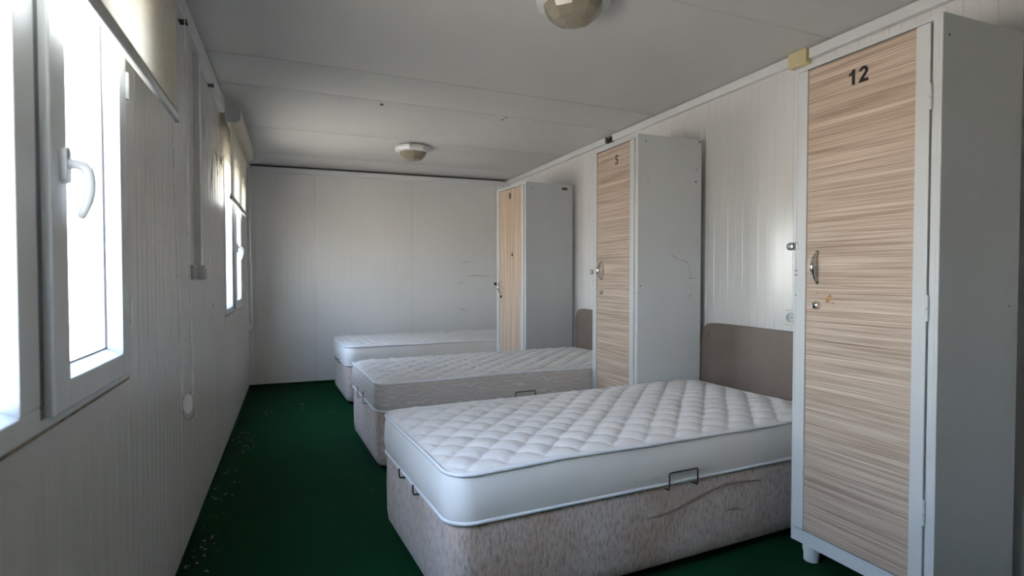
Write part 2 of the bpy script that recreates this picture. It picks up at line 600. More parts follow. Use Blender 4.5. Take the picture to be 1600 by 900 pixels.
for s in SC:
    strip('scuff_mark', [(x, D - 0.0015, z) for x, z in s], 0.006, (0, -1, 0), 'graphite', wb)
for pts in ([(3.36, 2.00), (3.38, 1.95), (3.40, 1.88)], [(3.75, 1.90), (3.70, 1.80), (3.68, 1.74), (3.67, 1.66)], [(3.80, 1.915), (3.90, 1.885), (3.95, 1.84)],
            [(4.00, 1.92), (4.12, 1.90), (4.22, 1.88)], [(4.05, 1.86), (4.1, 1.80)]):
    strip('scuff_mark', [(0.0015, y, z) for y, z in pts], 0.018, (1, 0, 0), 'dark', wl)
for y, z, r in ((3.565, 1.941, 0.013), (3.678, 1.72, 0.015), (3.90, 1.88, 0.017), (3.953, 1.80, 0.015), (4.14, 1.90, 0.022), (4.2, 1.93, 0.016), (3.66, 0.988, 0.012), (3.4, 1.91, 0.01)):
    disc('screw_hole', (0.0012, y, z), r, (1, 0, 0), 'dark', wl)
strip('sealant_line', [(0.001, 3.668, 0.75), (0.001, 3.668, 0.4), (0.001, 3.669, 0.06)], 0.007, (1, 0, 0), 'beige', wl)


# ------------------------------------------------------------------ windows
def make_window(name, y0, WW):
    e = WW - 1.13                    # unseen extra length of the fixed pane, added to let in more daylight
    w = empty(name, (0, y0, WZ0))
    setp(w, kind='structure')
    h = WZ1 - WZ0
    xf, xs = 0.005, 0.022            # front of frame, front of opening sash
    t = 0.055
    # outer frame: four lengths
    for a in ((0, t, 0, h), (WW - t, WW, 0, h), (t, WW - t, 0, 0.045), (t, WW - t, h - 0.045, h), (0.47 + e, 0.575 + e, 0.045, h - 0.045)):
        MB().box(-0.055, xf, a[0], a[1], a[2], a[3], 0.003).build('frame_bar', 'pvc', w)
    # fixed light on the near side: sloped beads and pane
    gy0, gy1, gz0, gz1 = t, 0.47 + e, 0.045, h - 0.045

    def beads(a0, a1, b0, b1, xa, xb, s=0.018):
        mb = MB()
        bm = mb.bm
        o_ = [(xb, a0, b0), (xb, a1, b0), (xb, a1, b1), (xb, a0, b1)]
        i_ = [(xa, a0 + s, b0 + s), (xa, a1 - s, b0 + s), (xa, a1 - s, b1 - s), (xa, a0 + s, b1 - s)]
        vo = [bm.verts.new(p) for p in o_]
        vi = [bm.verts.new(p) for p in i_]
        vb = [bm.verts.new((xa - 0.004, p[1], p[2])) for p in o_]
        for k in range(4):
            j = (k + 1) % 4
            bm.faces.new((vo[k], vo[j], vi[j], vi[k]))
            bm.faces.new((vo[k], vb[k], vb[j], vo[j]))
        return mb.build('glazing_bead', 'pvc', w)
    beads(gy0, gy1, gz0, gz1, -0.020, 0.003)
    for (a0, a1, b0, b1, xg) in ((gy0, gy1, gz0, gz1, -0.024),):
        MB().box(xg - 0.004, xg, a0 + 0.005, a1 - 0.005, b0 + 0.005, b1 - 0.005).build('pane', 'glass', w)
    # opening sash
    s0, s1, q0, q1 = 0.567 + e, 1.083 + e, 0.022, h - 0.02
    sl, sr, sb = 0.082, 0.064, 0.058
    sash = MB()
    sash.box(-0.03, xs, s0, s0 + sl, q0, q1, 0.004)
    sash.box(-0.03, xs, s1 - sr, s1, q0, q1, 0.004)
    sash.box(-0.03, xs - 0.0005, s0 + sl - 0.004, s1 - sr + 0.004, q0, q0 + sb, 0.004)
    sash.box(-0.03, xs - 0.0005, s0 + sl - 0.004, s1 - sr + 0.004, q1 - sb, q1, 0.004)
    so = sash.build('sash', 'pvc', w)
    beads(s0 + sl, s1 - sr, q0 + sb, q1 - sb, -0.012, 0.021)
    MB().box(-0.02, -0.016, s0 + sl + 0.002, s1 - sr - 0.002, q0 + sb + 0.002, q1 - sb - 0.002).build('pane', 'glass', w)
    g = MB()
    a0, a1, b0, b1 = s0 + sl + 0.018, s1 - sr - 0.018, q0 + sb + 0.018, q1 - sb - 0.018
    for bx in ((a0, a0 + .003, b0, b1), (a1 - .003, a1, b0, b1), (a0, a1, b0, b0 + .003), (a0, a1, b1 - .003, b1)):
        g.box(-0.0135, -0.0105, *bx)
    g.build('gasket', 'gasket', w)
    MB().box(xf - 0.002, xf + 0.001, 0.551 + e, s0 + 0.002, q0, q1).build('gasket', 'gasket_grey', w)
    # hinges at the far edge
    for z in (0.185, h - 0.30, ):
        MB().tube([(xs - 0.004, s1 + 0.008, z - 0.035), (xs - 0.004, s1 + 0.008, z + 0.035)], 0.009, 10).build('hinge', 'pvc', so, True)
    # lever handle
    hy, hz = s0 + 0.052, 0.492
    hb = MB()
    pts = []
    for k in range(20):
        a = 2 * PI * k / 20
        cy, cz = 0.014 * math.cos(a), 0.014 * math.sin(a) + (0.021 if math.sin(a) > 0 else -0.021)
        pts.append((hy + cy, hz + cz))
    hb.prism(pts, 0, xs - 0.002, xs + 0.012)
    ho = hb.build('handle', 'pvc', so, True)
    g = MB()
    path = [(xs + 0.010, hy, hz + .004), (xs + 0.024, hy + .001, hz + .003), (xs + 0.034, hy + 0.003, hz), (xs + 0.040, hy + 0.004, hz - 0.008), (xs + 0.043, hy + 0.004, hz - 0.026),
            (xs + 0.043, hy + 0.004, hz - 0.048), (xs + 0.039, hy + 0.003, hz - 0.070), (xs + 0.032, hy + 0.002, hz - 0.090), (xs + 0.028, hy + 0.001, hz - 0.100)]
    g.tube(path, [0.0105, 0.0100, 0.0105, 0.0105, 0.0100, 0.0095, 0.009, 0.008, 0.0065], 14)
    g.build('grip', 'pvc', ho, 'all')
    # flat flashing and dirty joint round the opening
    MB().box(0.0, 0.0018, -0.05, WW + 0.095, -0.062, -0.004).build('flashing', 'wall', w)
    MB().box(0.0, 0.0018, WW + 0.006, WW + 0.095, -0.004, h + 0.05).build('flashing', 'wall', w)
    MB().box(-0.01, 0.004, 0, WW + 0.02, -0.006, 0.001, 0.001).build('joint_line', 'rust', w)
    return w


for i, (y, w_) in enumerate(WINS):
    make_window('window_%d' % (i + 1), y, w_)


# ------------------------------------------------------------------ roller blinds
def make_blind(y0, y1, xf, zbar, label, cz, ch_bot, big=True):
    b = empty('roller_blind', (0, y0, zbar))
    setp(b, label, 'blind', 'roller blinds over the windows')
    L = y1 - y0
    zt = cz - zbar
    # cassette: straight back and top, rounded lower front
    pf = [(0.03, zt + 0.055), (0.03, zt - 0.03), (0.045, zt - 0.04)]
    for k in range(7):
        a = -PI / 2 + k * PI / 12
        pf.append((0.08 + 0.038 * math.cos(a), zt - 0.002 + 0.038 * math.sin(a)))
    pf += [(0.118, zt + 0.055)]
    MB().prism(pf, 1, 0.018, L - 0.018).build('cassette', 'beige', b)
    pc = [(x, z) for x, z in pf]
    for a, c in ((0.0, 0.018), (L - 0.018, L)):
        MB().prism([(x + (0.003 if x > 0.1 else -0.001 if x < 0.04 else 0), z - (0.003 if z < zt else -0.002)) for x, z in pc], 1, a, c).build('end_cap', 'greyplastic', b)
    # cloth with a faint belly
    V, Fc = [], []
    ny, nz = 14, 12
    for j in range(nz + 1):
        z = 0.0 + (zt - 0.01) * j / nz
        for i in range(ny + 1):
            y = 0.02 + (L - 0.04) * i / ny
            V.append((xf + 0.003 * math.sin(PI * j / nz) * math.sin(2.2 * i / ny + 0.4), y, z))
    for j in range(nz):
        for i in range(ny):
            a = j * (ny + 1) + i
            Fc.append((a, a + 1, a + ny + 2, a + ny + 1))
    fab = mesh_obj('fabric', V, Fc, 'cloth', b, True)
    MB().tube([(xf, 0.02, 0.022), (xf, L - 0.02, 0.022)], 0.0065, 10).build('hem', 'cloth', fab, True)
    bar = MB().box(xf - 0.006, xf + 0.008, 0.018, L - 0.018, -0.012, 0.012, 0.003).build('bottom_bar', 'alu', b)
    for y in (0.012, L - 0.018):
        MB().box(xf - 0.007, xf + 0.009, y, y + 0.006, -0.013, 0.013, 0.002).build('end_cap', 'greyplastic', bar)
    # endless ball chain at the far end
    yc = L + 0.008
    zb = ch_bot - zbar
    xa, xb_ = xf - 0.020, xf + 0.022
    loop = []
    n = 26
    for k in range(n + 1):
        s = k / n
        loop.append((xa + 0.022 * s ** 2, yc + 0.006 * math.sin(3 * s), zt + (zb + 0.035 - zt) * s))
    for k in range(n, -1, -1):
        s = k / n
        loop.append((xb_ + 0.010 * s ** 2 - 0.001, yc + 0.006 * math.sin(2.5 * s) + 0.004, zt + (zb + 0.035 - zt) * s))
    MBc = MB()
    MBc.tube(loop, 0.0009, 5)
    # beads, evenly spaced
    acc, step = 0.0, 0.0100
    bm = MBc.bm
    for p, q in zip(loop, loop[1:]):
        p, q = Vector(p), Vector(q)
        l = (q - p).length
        while acc < l:
            c = p + (q - p) * (acc / max(l, 1e-6))
            r = 0.0037
            vs = [bm.verts.new(c + Vector(d) * r) for d in ((1, 0, 0), (0, 1, 0), (-1, 0, 0), (0, -1, 0), (0, 0, 1), (0, 0, -1))]
            for k in range(4):
                bm.faces.new((vs[k], vs[(k + 1) % 4], vs[4]))
                bm.faces.new((vs[(k + 1) % 4], vs[k], vs[5]))
            acc += step
        acc -= l
    setp(MBc.build('ball_chain', 'chain', b), kind='stuff')
    # oval weight with a clear clip under it
    cxm = (xa + 0.022 + xb_ + 0.010) / 2
    pts = [(cxm + 0.0135 * math.cos(2 * PI * k / 24), zb + 0.005 + 0.031 * math.sin(2 * PI * k / 24)) for k in range(24)]
    wgt = MB().prism(pts, 1, yc - 0.004, yc + 0.006).build('chain_weight', 'chain', b, True)
    arc = [(cxm + 0.016 * math.cos(PI + PI * k / 12), yc + 0.003, zb - 0.018 + 0.028 * math.sin(PI + PI * k / 12)) for k in range(13)]
    MB().tube(arc, 0.0035, 6, flat=0.6).build('clear_clip', 'clear', wgt, True)
    return b


make_blind(0.36, 2.125, 0.085, 1.672, 'cream roller blind half lowered over the near window, its chain hanging long', 2.215, 0.735)
make_blind(4.09, 5.49, 0.058, 1.668, 'cream roller blind under a beige cassette over the far window', 2.19, 0.70)

# surface cable duct and box on the left wall
dct = MB().box(0.0, 0.024, 3.05, 3.10, 1.21, 2.2, 0.002)
setp(dct.build('cable_duct', 'trim'), 'pale vertical cable duct running down the window wall', 'duct')
sb = empty('switch_box', (0, 3.03, 1.145))
setp(sb, 'pale plastic surface switch box at the foot of the cable duct', 'box')
MB().box(0.0, 0.044, 0.0, 0.08, 0.0, 0.068, 0.005).build('box_body', 'sock', sb)
MB().box(0.0, 0.012, -0.12, 0.0, 0.0, 0.068, 0.003).build('back_plate', 'greyplastic', sb)
MB().box(0.044, 0.048, 0.02, 0.06, 0.014, 0.054, 0.002).build('rocker', 'sock', sb)

# wall socket beside the near locker
so = empty('wall_socket', (W, 2.232, 0.945))
setp(so, 'white round-hole wall socket half hidden behind locker twelve', 'socket')
MB().box(-0.022, 0.0, -0.04, 0.04, -0.04, 0.04, 0.006).build('plate', 'sock', so)
ring = MB().lathe([(0.026, -0.018), (0.026, -0.028), (0.021, -0.028), (0.019, -0.0225)], 24, axis='x').build('socket_ring', 'greyplastic', so, True)
for dy in (-0.009, 0.009):
    disc('pin_hole', (-0.0228, dy, 0), 0.003, (-1, 0, 0), 'black', ring)


# ------------------------------------------------------------------ beds
def rr_half(L, w, r, t):
    """half length of a rounded rectangle (length L, width w, corner r) at offset t across"""
    dy = abs(t) - (w / 2 - r)
    if dy <= 0:
        return L / 2
    return L / 2 - (r - math.sqrt(max(r * r - dy * dy, 0)))


def outline(L, w, r, n=10, seg=12, grow=0.0):
    """rounded rectangle outline centred on 0"""
    pts = []
    for cx, cy, a0 in ((L / 2 - r, w / 2 - r, 0), (-L / 2 + r, w / 2 - r, PI / 2), (-L / 2 + r, -w / 2 + r, PI), (L / 2 - r, -w / 2 + r, 3 * PI / 2)):
        for k in range(n + 1):
            a = a0 + PI / 2 * k / n
            pts.append((cx + (r + grow) * math.cos(a), cy + (r + grow) * math.sin(a)))
    out = []
    for i, p in enumerate(pts):
        q = pts[(i + 1) % len(pts)]
        d = math.hypot(q[0] - p[0], q[1] - p[1])
        k = max(1, int(d / 0.05))
        for j in range(k):
            out.append((p[0] + (q[0] - p[0]) * j / k, p[1] + (q[1] - p[1]) * j / k))
    return out


def make_mattress(mat_top, mat_side, step, label, th, seed, px=0.147, py=0.145):
    L, w, r = 1.90, 0.94, 0.085
    root = empty('mattress')
    setp(root, label, 'mattress', 'mattresses on the three beds')
    rnd = random.Random(seed)
    ox, oy = rnd.random() * 10, rnd.random() * 10

    def rimz(x, y):
        return 0.007 * noise.noise(Vector((x * 2.2 + ox, y * 2.2 + oy, 0.3)))
    nx, ny = int(L / step), int(w / step)
    V, Fc = [], []
    for j in range(ny + 1):
        # finer rows towards the rounded edges
        t = -w / 2 + w * j / ny
        hl = rr_half(L, w, r, t)
        for i in range(nx + 1):
            x = -hl + 2 * hl * i / nx
            y = t
            ed = min(hl - abs(x), w / 2 - abs(y))
            cx, cy = abs(x) - (L / 2 - r), abs(y) - (w / 2 - r)
            if cx > 0 and cy > 0:
                ed = r - math.hypot(cx, cy)
            ed = max(ed, 0)
            wx = x + 0.005 * noise.noise(Vector((x * 5 + ox, y * 5, 1.0)))
            wy = y + 0.005 * noise.noise(Vector((x * 5, y * 5 + oy, 2.0)))
            u0 = wx / px + wy / py
            v0 = wx / px - wy / py
            u = u0 + 0.018 * math.sin(2 * PI * v0)
            v = v0 + 0.018 * math.sin(2 * PI * u0)
            q = abs(math.sin(PI * u)) * abs(math.sin(PI * v))
            pil = 0.019 * q ** 0.5
            k = min(1, ed / 0.045)
            k = k * k * (3 - 2 * k)
            wr = 0.003 * noise.noise(Vector((x * 16, y * 30 + oy, 3.0))) * k
            dome = 0.012 * min(1, ed / 0.2) ** 0.7
            V.append((x, y, th + rimz(x, y) * 1.0 + (pil - 0.003) * k + dome + wr))
    for j in range(ny):
        for i in range(nx):
            a = j * (nx + 1) + i
            Fc.append((a, a + 1, a + nx + 2, a + nx + 1))
    mesh_obj('quilted_top', V, Fc, mat_top, root, True)
    # side border
    ol = outline(L, w, r)
    n = len(ol)
    V, Fc = [], []
    prof = [(0.0, 0.0), (0.12, 0.006), (0.35, 0.011), (0.65, 0.010), (0.88, 0.005), (1.0, 0.0)]
    for f, g in prof:
        for x, y in outline(L, w, r, grow=0):
            l = math.hypot(x, y)
            nxv, nyv = (x / L, y / w)
            # outward normal of the rounded rectangle
            cx = max(abs(x) - (L / 2 - r), 0) * (1 if x > 0 else -1)
            cy = max(abs(y) - (w / 2 - r), 0) * (1 if y > 0 else -1)
            d = math.hypot(cx, cy) or 1
            wr = 0.004 * noise.noise(Vector((x * 4 + ox, y * 4, f * 5))) + 0.003 * noise.noise(Vector((x * 9, y * 9 + ox, f * 14)))
            wr *= math.sin(PI * f)
            V.append((x + cx / d * (g + wr), y + cy / d * (g + wr), th * f + (rimz(x, y) if f == 1.0 else rimz(x, y) * f)))
    for j in range(len(prof) - 1):
        for i in range(n):
            a, b = j * n + i, j * n + (i + 1) % n
            Fc.append((a, b, b + n, a + n))
    Fc.append(tuple(range(n))[::-1])
    mesh_obj('side_border', V, Fc, mat_side, root, True)
    for f in (0.0, 1.0):
        pts = []
        for x, y in ol:
            cx = max(abs(x) - (L / 2 - r), 0) * (1 if x > 0 else -1)
            cy = max(abs(y) - (w / 2 - r), 0) * (1 if y > 0 else -1)
            d = math.hypot(cx, cy) or 1
            pts.append((x + cx / d * 0.002, y + cy / d * 0.002, 0.007 if f == 0 else th + rimz(x, y)))
        MB().tube(pts, 0.0075, 8, closed=True).build('piping', 'piping', root, 'all')
    return root


def make_base(label, zs, zb, foot_h=0.055, stop_mat='black'):
    L, w, r = 1.89, 0.93, 0.07
    root = empty('bed_base')
    setp(root, label, 'bed base', 'upholstered bed bases')
    V, Fc = [], []
    prof = [(zb, -0.016), (zb + 0.012, -0.004), (zb + 0.06, 0.002), (zs * 0.6, 0.004), (zs - 0.03, 0.002), (zs - 0.008, -0.003), (zs, -0.014)]
    n = None
    for z, g in prof:
        o = outline(L, w, r)
        n = len(o)
        for x, y in o:
            cx = max(abs(x) - (L / 2 - r), 0) * (1 if x > 0 else -1)
            cy = max(abs(y) - (w / 2 - r), 0) * (1 if y > 0 else -1)
            d = math.hypot(cx, cy) or 1
            V.append((x + cx / d * g, y + cy / d * g, z))
    for j in range(len(prof) - 1):
        for i in range(n):
            a, b = j * n + i, j * n + (i + 1) % n
            Fc.append((a, b, b + n, a + n))
    Fc.append(tuple(range(n))[::-1])
    k = (len(prof) - 1) * n
    Fc.append(tuple(range(k, k + n)))
    box = mesh_obj('upholstered_box', V, Fc, 'chenille', root, True)
    for sx_ in (-1, 1):
        for sy in (-1, 1):
            MB().lathe([(0.022, 0), (0.026, zb + 0.002)], 16, (sx_ * (L / 2 - 0.12), sy * (w / 2 - 0.1), 0)).build('foot', 'black', root, True)
    # bent wire mattress stops: one on the aisle side, one at the foot end
    y = -w / 2 - 0.016
    MB().tube([(-0.072, y + 0.02, zs - 0.012), (-0.072, y - 0.004, zs - 0.012), (-0.072, y - 0.008, zs + 0.0), (-0.072, y - 0.008, zs + 0.048), (-0.068, y - 0.008, zs + 0.054),
               (0.068, y - 0.008, zs + 0.054), (0.072, y - 0.008, zs + 0.048), (0.072, y - 0.008, zs), (0.072, y - 0.004, zs - 0.012), (0.072, y + 0.02, zs - 0.012)], 0.0032, 8).build('mattress_stop', 'black', root, 'all')
    x = -L / 2 - 0.016
    MB().tube([(x + 0.02, -0.10, zs - 0.014), (x - 0.006, -0.10, zs - 0.012), (x - 0.009, -0.10, zs), (x - 0.009, -0.10, zs + foot_h), (x - 0.006, -0.10, zs + foot_h + 0.003)], 0.0036, 8).build('mattress_stop', stop_mat, root, 'all')
    MB().tube([(x - 0.006, 0.10, zs + foot_h + 0.003), (x - 0.009, 0.10, zs + foot_h),
               (x - 0.009, 0.10, zs), (x - 0.006, 0.10, zs - 0.012), (x + 0.02, 0.10, zs - 0.014)], 0.0036, 8).build('mattress_stop', stop_mat, root, 'all')
    return root


STAINS = [[(-0.17, 0.240), (-0.10, 0.241), (-0.04, 0.246), (0.03, 0.262), (0.11, 0.283), (0.18, 0.298), (0.24, 0.306), (0.34, 0.303), (0.45, 0.292)], [(0.24, 0.199), (0.29, 0.196), (0.33, 0.191)]]
BEDS = [  # foot-near corner x, y, turn, seam height, base underside, thickness, top, side, grid, labels
    (0.895, 1.748, 0.085, 0.352, 0.035, 0.170, 'quilt', 'satin', 0.0075, 0.022,
     'white quilted mattress with a plain grey-white border on the nearest bed', 'taupe chenille bed base nearest the camera, with brown water stains'),
    (0.884, 3.362, 0.062, 0.355, 0.035, 0.172, 'quilt_warm', 'brocade', 0.008, 0.060,
     'cream quilted mattress with beige wave-stitched border on the middle bed', 'taupe chenille bed base of the middle bed'),
    (0.864, 5.21, 0.055, 0.350, 0.030, 0.168, 'quilt_warm', 'satin', 0.009, 0.022,
     'quilted mattress on the far bed, along the end wall', 'taupe chenille bed base of the far bed, along the end wall'),
]
for i, (x0, y0, th, zs, zb, mt_, top, side, step, fh, l1, l2) in enumerate(BEDS):
    c, s = math.cos(th), math.sin(th)
    cx = x0 + c * 0.95 - s * 0.47
    cy = y0 + s * 0.95 + c * 0.47
    b = make_base(l2, zs, zb, fh, 'steel' if i == 1 else 'black')
    if i == 0:
        stain = b
    b.location = (cx, cy, 0)
    b.rotation_euler = (0, 0, th)
    mres = make_mattress(top, side, step, l1, mt_, 7 + i)
    mres.location = (cx, cy, zs + 0.001)
    mres.rotation_euler = (0, 0, th)


# water stain running along the nearest base
for pts in STAINS:
    strip('water_stain', [(a, -0.4715, z) for a, z in pts], 0.012, (0, -1, 0), 'stain', stain)


def make_headboard(y0, y1, label, ztop=0.872, mark=True):
    root = empty('headboard', (W - 0.032, (y0 + y1) / 2, 0))
    setp(root, label, 'headboard', 'headboards of the beds')
    w = y1 - y0
    z0, r = 0.10, 0.085
    pts = [(-w / 2, z0), (w / 2, z0)]
    for k in range(9):
        a = PI / 2 * k / 8
        pts.append((w / 2 - r + r * math.cos(a), ztop - r + r * math.sin(a)))
    for k in range(9):
        a = PI / 2 + PI / 2 * k / 8
        pts.append((-w / 2 + r + r * math.cos(a), ztop - r + r * math.sin(a)))
    mb = MB()
    mb.prism(pts, 0, -0.026, 0.026)
    es = [e for e in mb.bm.edges if abs(e.verts[0].co.x - e.verts[1].co.x) < 1e-6]
    bmesh.ops.bevel(mb.bm, geom=es, offset=0.014, segments=4, affect='EDGES', profile=0.6)
    pad = mb.build('padded_board', 'leather', root, True)
    for s in (-1, 1):
        MB().box(-0.018, 0.018, s * w * 0.3 - 0.025, s * w * 0.3 + 0.025, 0.0, z0 + 0.03, 0.003).build('leg', 'black', root)
    if mark:
        strip('pen_mark', [(-0.0265, w / 2 - 0.075, ztop - 0.045), (-0.0265, w / 2 - 0.07, ztop - 0.075), (-0.0265, w / 2 - 0.078, ztop - 0.088), (-0.0265, w / 2 - 0.09, ztop - 0.08)], 0.005, (-1, 0, 0), 'black', pad)
    return root


make_headboard(1.97, 2.885, 'taupe faux leather headboard of the nearest bed, with a pen mark in its corner')
make_headboard(3.66, 4.575, 'taupe faux leather headboard glimpsed between the two farther lockers', 0.862, False)


# ------------------------------------------------------------------ lockers
def digit_mesh(txt, size, mat, name, parent, loc, off=0.0, sxy=1.0):
    cu = bpy.data.curves.new('digits', 'FONT')
    cu.body = txt
    cu.size = size
    cu.align_x = 'CENTER'
    cu.extrude = 0.0006
    cu.offset = off
    ob = bpy.data.objects.new('tmp', cu)
    COL.objects.link(ob)
    dg = bpy.context.evaluated_depsgraph_get()
    dg.update()
    me = bpy.data.meshes.new_from_object(ob.evaluated_get(dg))
    bpy.data.objects.remove(ob)
    # text plane -> faces -x : reading direction is -y
    for v in me.vertices:
        x, y, z = v.co
        v.co = (-0.0006 - z, -x * sxy, y)
    me.materials.clear()
    me.materials.append(M[mat])
    o = link(name, me, parent)
    o.location = loc
    return o


def poly_digit(polys, name, mat, parent, loc):
    mb = MB()
    for p in polys:
        mb.prism([(-a, b) for a, b in p], 0, -0.0012, -0.0002)
    o = mb.build(name, mat, parent)
    o.location = loc
    return o


def make_locker(label, x, y, rz, w, d, grain, far_lock, zb=0.078, zt=2.0):
    """front faces -x, near edge at local y = 0 (hinges), far edge y = w (lock)"""
    r = empty('locker', (x, y, 0), rz)
    setp(r, label, 'locker', 'grey metal lockers between the beds')
    t = 0.012
    ns, fs = 0.030, 0.022
    body = MB()
    body.box(0.0, d, 0.0, t, zb, zt, 0.0015, 1)
    body.box(0.0, d, w - t, w, zb, zt, 0.0015, 1)
    body.box(0.001, d, t, w - t, zt - 0.017, zt - 0.001)
    body.box(0.001, d, t, w - t, zb + 0.001, zb + 0.055)
    body.box(d - 0.01, d - 0.001, t, w - t, zb + 0.05, zt - 0.016)
    body.box(0.001, 0.025, t, ns, zb + 0.05, zt - 0.016)
    body.box(0.001, 0.025, w - fs, w - t, zb + 0.05, zt - 0.016)
    body.build('body', 'locker', r)
    # door: two metal stiles with the striped board between them
    z0, z1 = zb + 0.060, zt - 0.021
    y0, y1 = ns + 0.004, w - fs - 0.0015
    door = empty('door')
    door.parent = r
    sl, sr = 0.045, 0.038
    MB().box(-0.006, 0.016, y0, y0 + sl, z0, z1, 0.0025).build('stile', 'locker', door)
    MB().box(-0.006, 0.016, y1 - sr, y1, z0, z1, 0.0025).build('stile', 'locker', door)
    MB().box(0.0, 0.014, y0 + sl, y1 - sr, z0 + 0.002, z1 - 0.003, 0.001, 1).build('wood_panel', grain, door)
    MB().box(0.018, 0.022, t, w - t, z0 - 0.005, z1 + 0.005).build('inner_backing', 'black', r)
    for z in (1.742, 1.06, 0.39):
        h = MB()
        h.tube([(-0.004, y0 - 0.002, z - 0.042), (-0.004, y0 - 0.002, z - 0.002)], 0.0055, 8)
        h.tube([(-0.004, y0 - 0.002, z + 0.001), (-0.004, y0 - 0.002, z + 0.042)], 0.0055, 8)
        h.build('hinge', 'locker', r, True)
    for a in (0.055, d - 0.055):
        for b in (0.055, w - 0.055):
            MB().lathe([(0.028, 0.0), (0.031, 0.004), (0.030, 0.030), (0.034, 0.045), (0.034, zb + 0.001)], 20, (a, b, 0)).build('foot', 'trim', r, True)
    return r, door, y0, y1, sl, sr


# ---- locker 12 (near)
r, door, y0, y1, sl, sr = make_locker('near grey locker numbered 12 with a striped wood door', 2.352, 1.205, 0.012, 0.558, 0.425, 'zebra_h', True)
K = 0.056
one = [(-0.36, 0.60), (-0.36, 0.78), (-0.22, 0.84), (-0.10, 1.0), (0.06, 1.0), (0.06, 0.0), (-0.15, 0.0), (-0.15, 0.66)]
two = [(0.31 + 0.31 * math.cos(math.radians(a)), 0.70 + 0.30 * math.sin(math.radians(a))) for a in range(175, -41, -15)]
two += [(0.32, 0.20), (0.64, 0.20), (0.64, 0.0), (-0.02, 0.0), (0.02, 0.14), (0.12, 0.28)]
two += [(0.30 + 0.125 * math.cos(math.radians(a)), 0.70 + 0.125 * math.sin(math.radians(a))) for a in range(-45, 181, 25)]
poly_digit([[((px_ - 0.32) * K, pz * K) for px_, pz in one], [((px_ + 0.02) * K, pz * K) for px_, pz in two]], 'number', 'black', door, (0.0, 0.284, 1.862))


def bow_handle(parent, y, z, h=0.115, mat='chrome', ribs=True):
    mb = MB()
    n = 14
    pts, rs = [], []
    for k in range(n + 1):
        s = k / n
        pts.append((-0.003 - 0.026 * math.sin(PI * s) ** 0.8, y, z - h / 2 + h * s))
        rs.append(0.0022 + 0.0085 * math.sin(PI * s))
    mb.tube(pts, rs, 12)
    o = mb.build('handle', mat, parent, 'all')
    g = MB()
    if ribs:
        for k in range(9):
            zz = z - 0.032 + 0.008 * k
            s = (zz - (z - h / 2)) / h
            xx = -0.003 - 0.026 * math.sin(PI * s) ** 0.8 - 0.0022 - 0.0085 * math.sin(PI * s)
            g.tube([(xx, y - 0.006, zz), (xx - 0.0008, y, zz), (xx, y + 0.006, zz)], 0.0018, 6)
        g.build('grip_rib', 'steel', o)
    for s in (-1, 1):
        MB().lathe([(0.007, 0.0), (0.007, -0.004)], 12, (0, y, z + s * (h / 2 - 0.003)), 'x').build('handle_foot', mat, o, True)
    return o


bow_handle(door, 0.445, 1.197, 0.125)
lk = MB().lathe([(0.017, 0.0), (0.017, -0.004), (0.013, -0.009), (0.013, -0.016), (0.010, -0.018)], 20, (0, 0.445, 1.048), 'x').build('lock', 'chrome', door, True)
MB().box(-0.030, -0.017, 0.4435, 0.4465, 1.035, 1.056, 0.001).build('key_tab', 'chrome', lk)
# worn patches of bare board
for pts in ([(0.392, 1.095), (0.384, 1.09), (0.381, 1.075), (0.392, 1.062), (0.404, 1.06), (0.409, 1.07), (0.401, 1.08)], [(0.376, 1.066), (0.372, 1.06), (0.377, 1.054), (0.382, 1.06)],
            [(0.448, 1.10), (0.444, 1.096), (0.448, 1.091), (0.452, 1.096)]):
    MB().prism([(a, b) for a, b in pts], 0, -0.0007, -0.0002).build('worn_patch', 'chip', door)


def hasp(parent, y, z):
    h = MB()
    h.box(-0.005, 0.002, y - 0.012, y + 0.012, z - 0.016, z + 0.016, 0.002)
    o = h.build('hasp', 'steel', parent)
    MB().lathe([(0.016, 0.0), (0.016, -0.010), (0.010, -0.014)], 18, (-0.002, y + 0.020, z), 'x').build('hasp_eye', 'steel', o, True)
    return o


hasp(r, 0.549, 1.284)
for a, b in ((0.549, 1.186), (0.539, 1.184), (0.549, 1.168), (0.539, 1.166), (0.545, 1.085)):
    disc('screw_hole', (-0.0008, a, b), 0.003, (-1, 0, 0), 'dark', r)
disc('screw_hole', (0.03, -0.0008, 1.93), 0.0045, (0, -1, 0), 'dark', r)
disc('screw_hole', (0.37, -0.0008, 1.06), 0.003, (0, -1, 0), 'dark', r)

# ---- locker 5 (middle)
r, door, y0, y1, sl, sr = make_locker('middle grey locker numbered 5 with a scratched side panel', 2.338, 2.885, -0.008, 0.55, 0.458, 'zebra_h', True)
poly_digit([[(-0.012, 0.058), (0.016, 0.060), (0.016, 0.048), (-0.012, 0.047)], [(-0.012, 0.047), (-0.003, 0.047), (-0.003, 0.028), (-0.012, 0.028)],
            [(-0.001, 0.036), (0.010, 0.035), (0.018, 0.027), (0.018, 0.010), (0.010, 0.001), (0.001, 0.0), (0.001, 0.009), (0.007, 0.012), (0.007, 0.024), (-0.001, 0.027)],
            [(-0.004, 0.0), (-0.013, 0.002), (-0.016, 0.012), (-0.006, 0.014), (-0.004, 0.009)]],
           'number', 'black', door, (0.0, 0.243, 1.862))
bow_handle(door, 0.425, 1.195, 0.118, 'chrome', False)
MB().lathe([(0.014, 0.0), (0.014, -0.006), (0.010, -0.018), (0.006, -0.022)], 18, (0, 0.418, 1.05), 'x').build('lock', 'chrome', door, True)
hasp(r, 0.535, 1.185)
for a, b in ((0.538, 1.128), (0.528, 1.128), (0.532, 1.72), (0.004, 1.06)):
    disc('screw_hole', (-0.0008, a, b), 0.0042, (-1, 0, 0), 'dark', r)
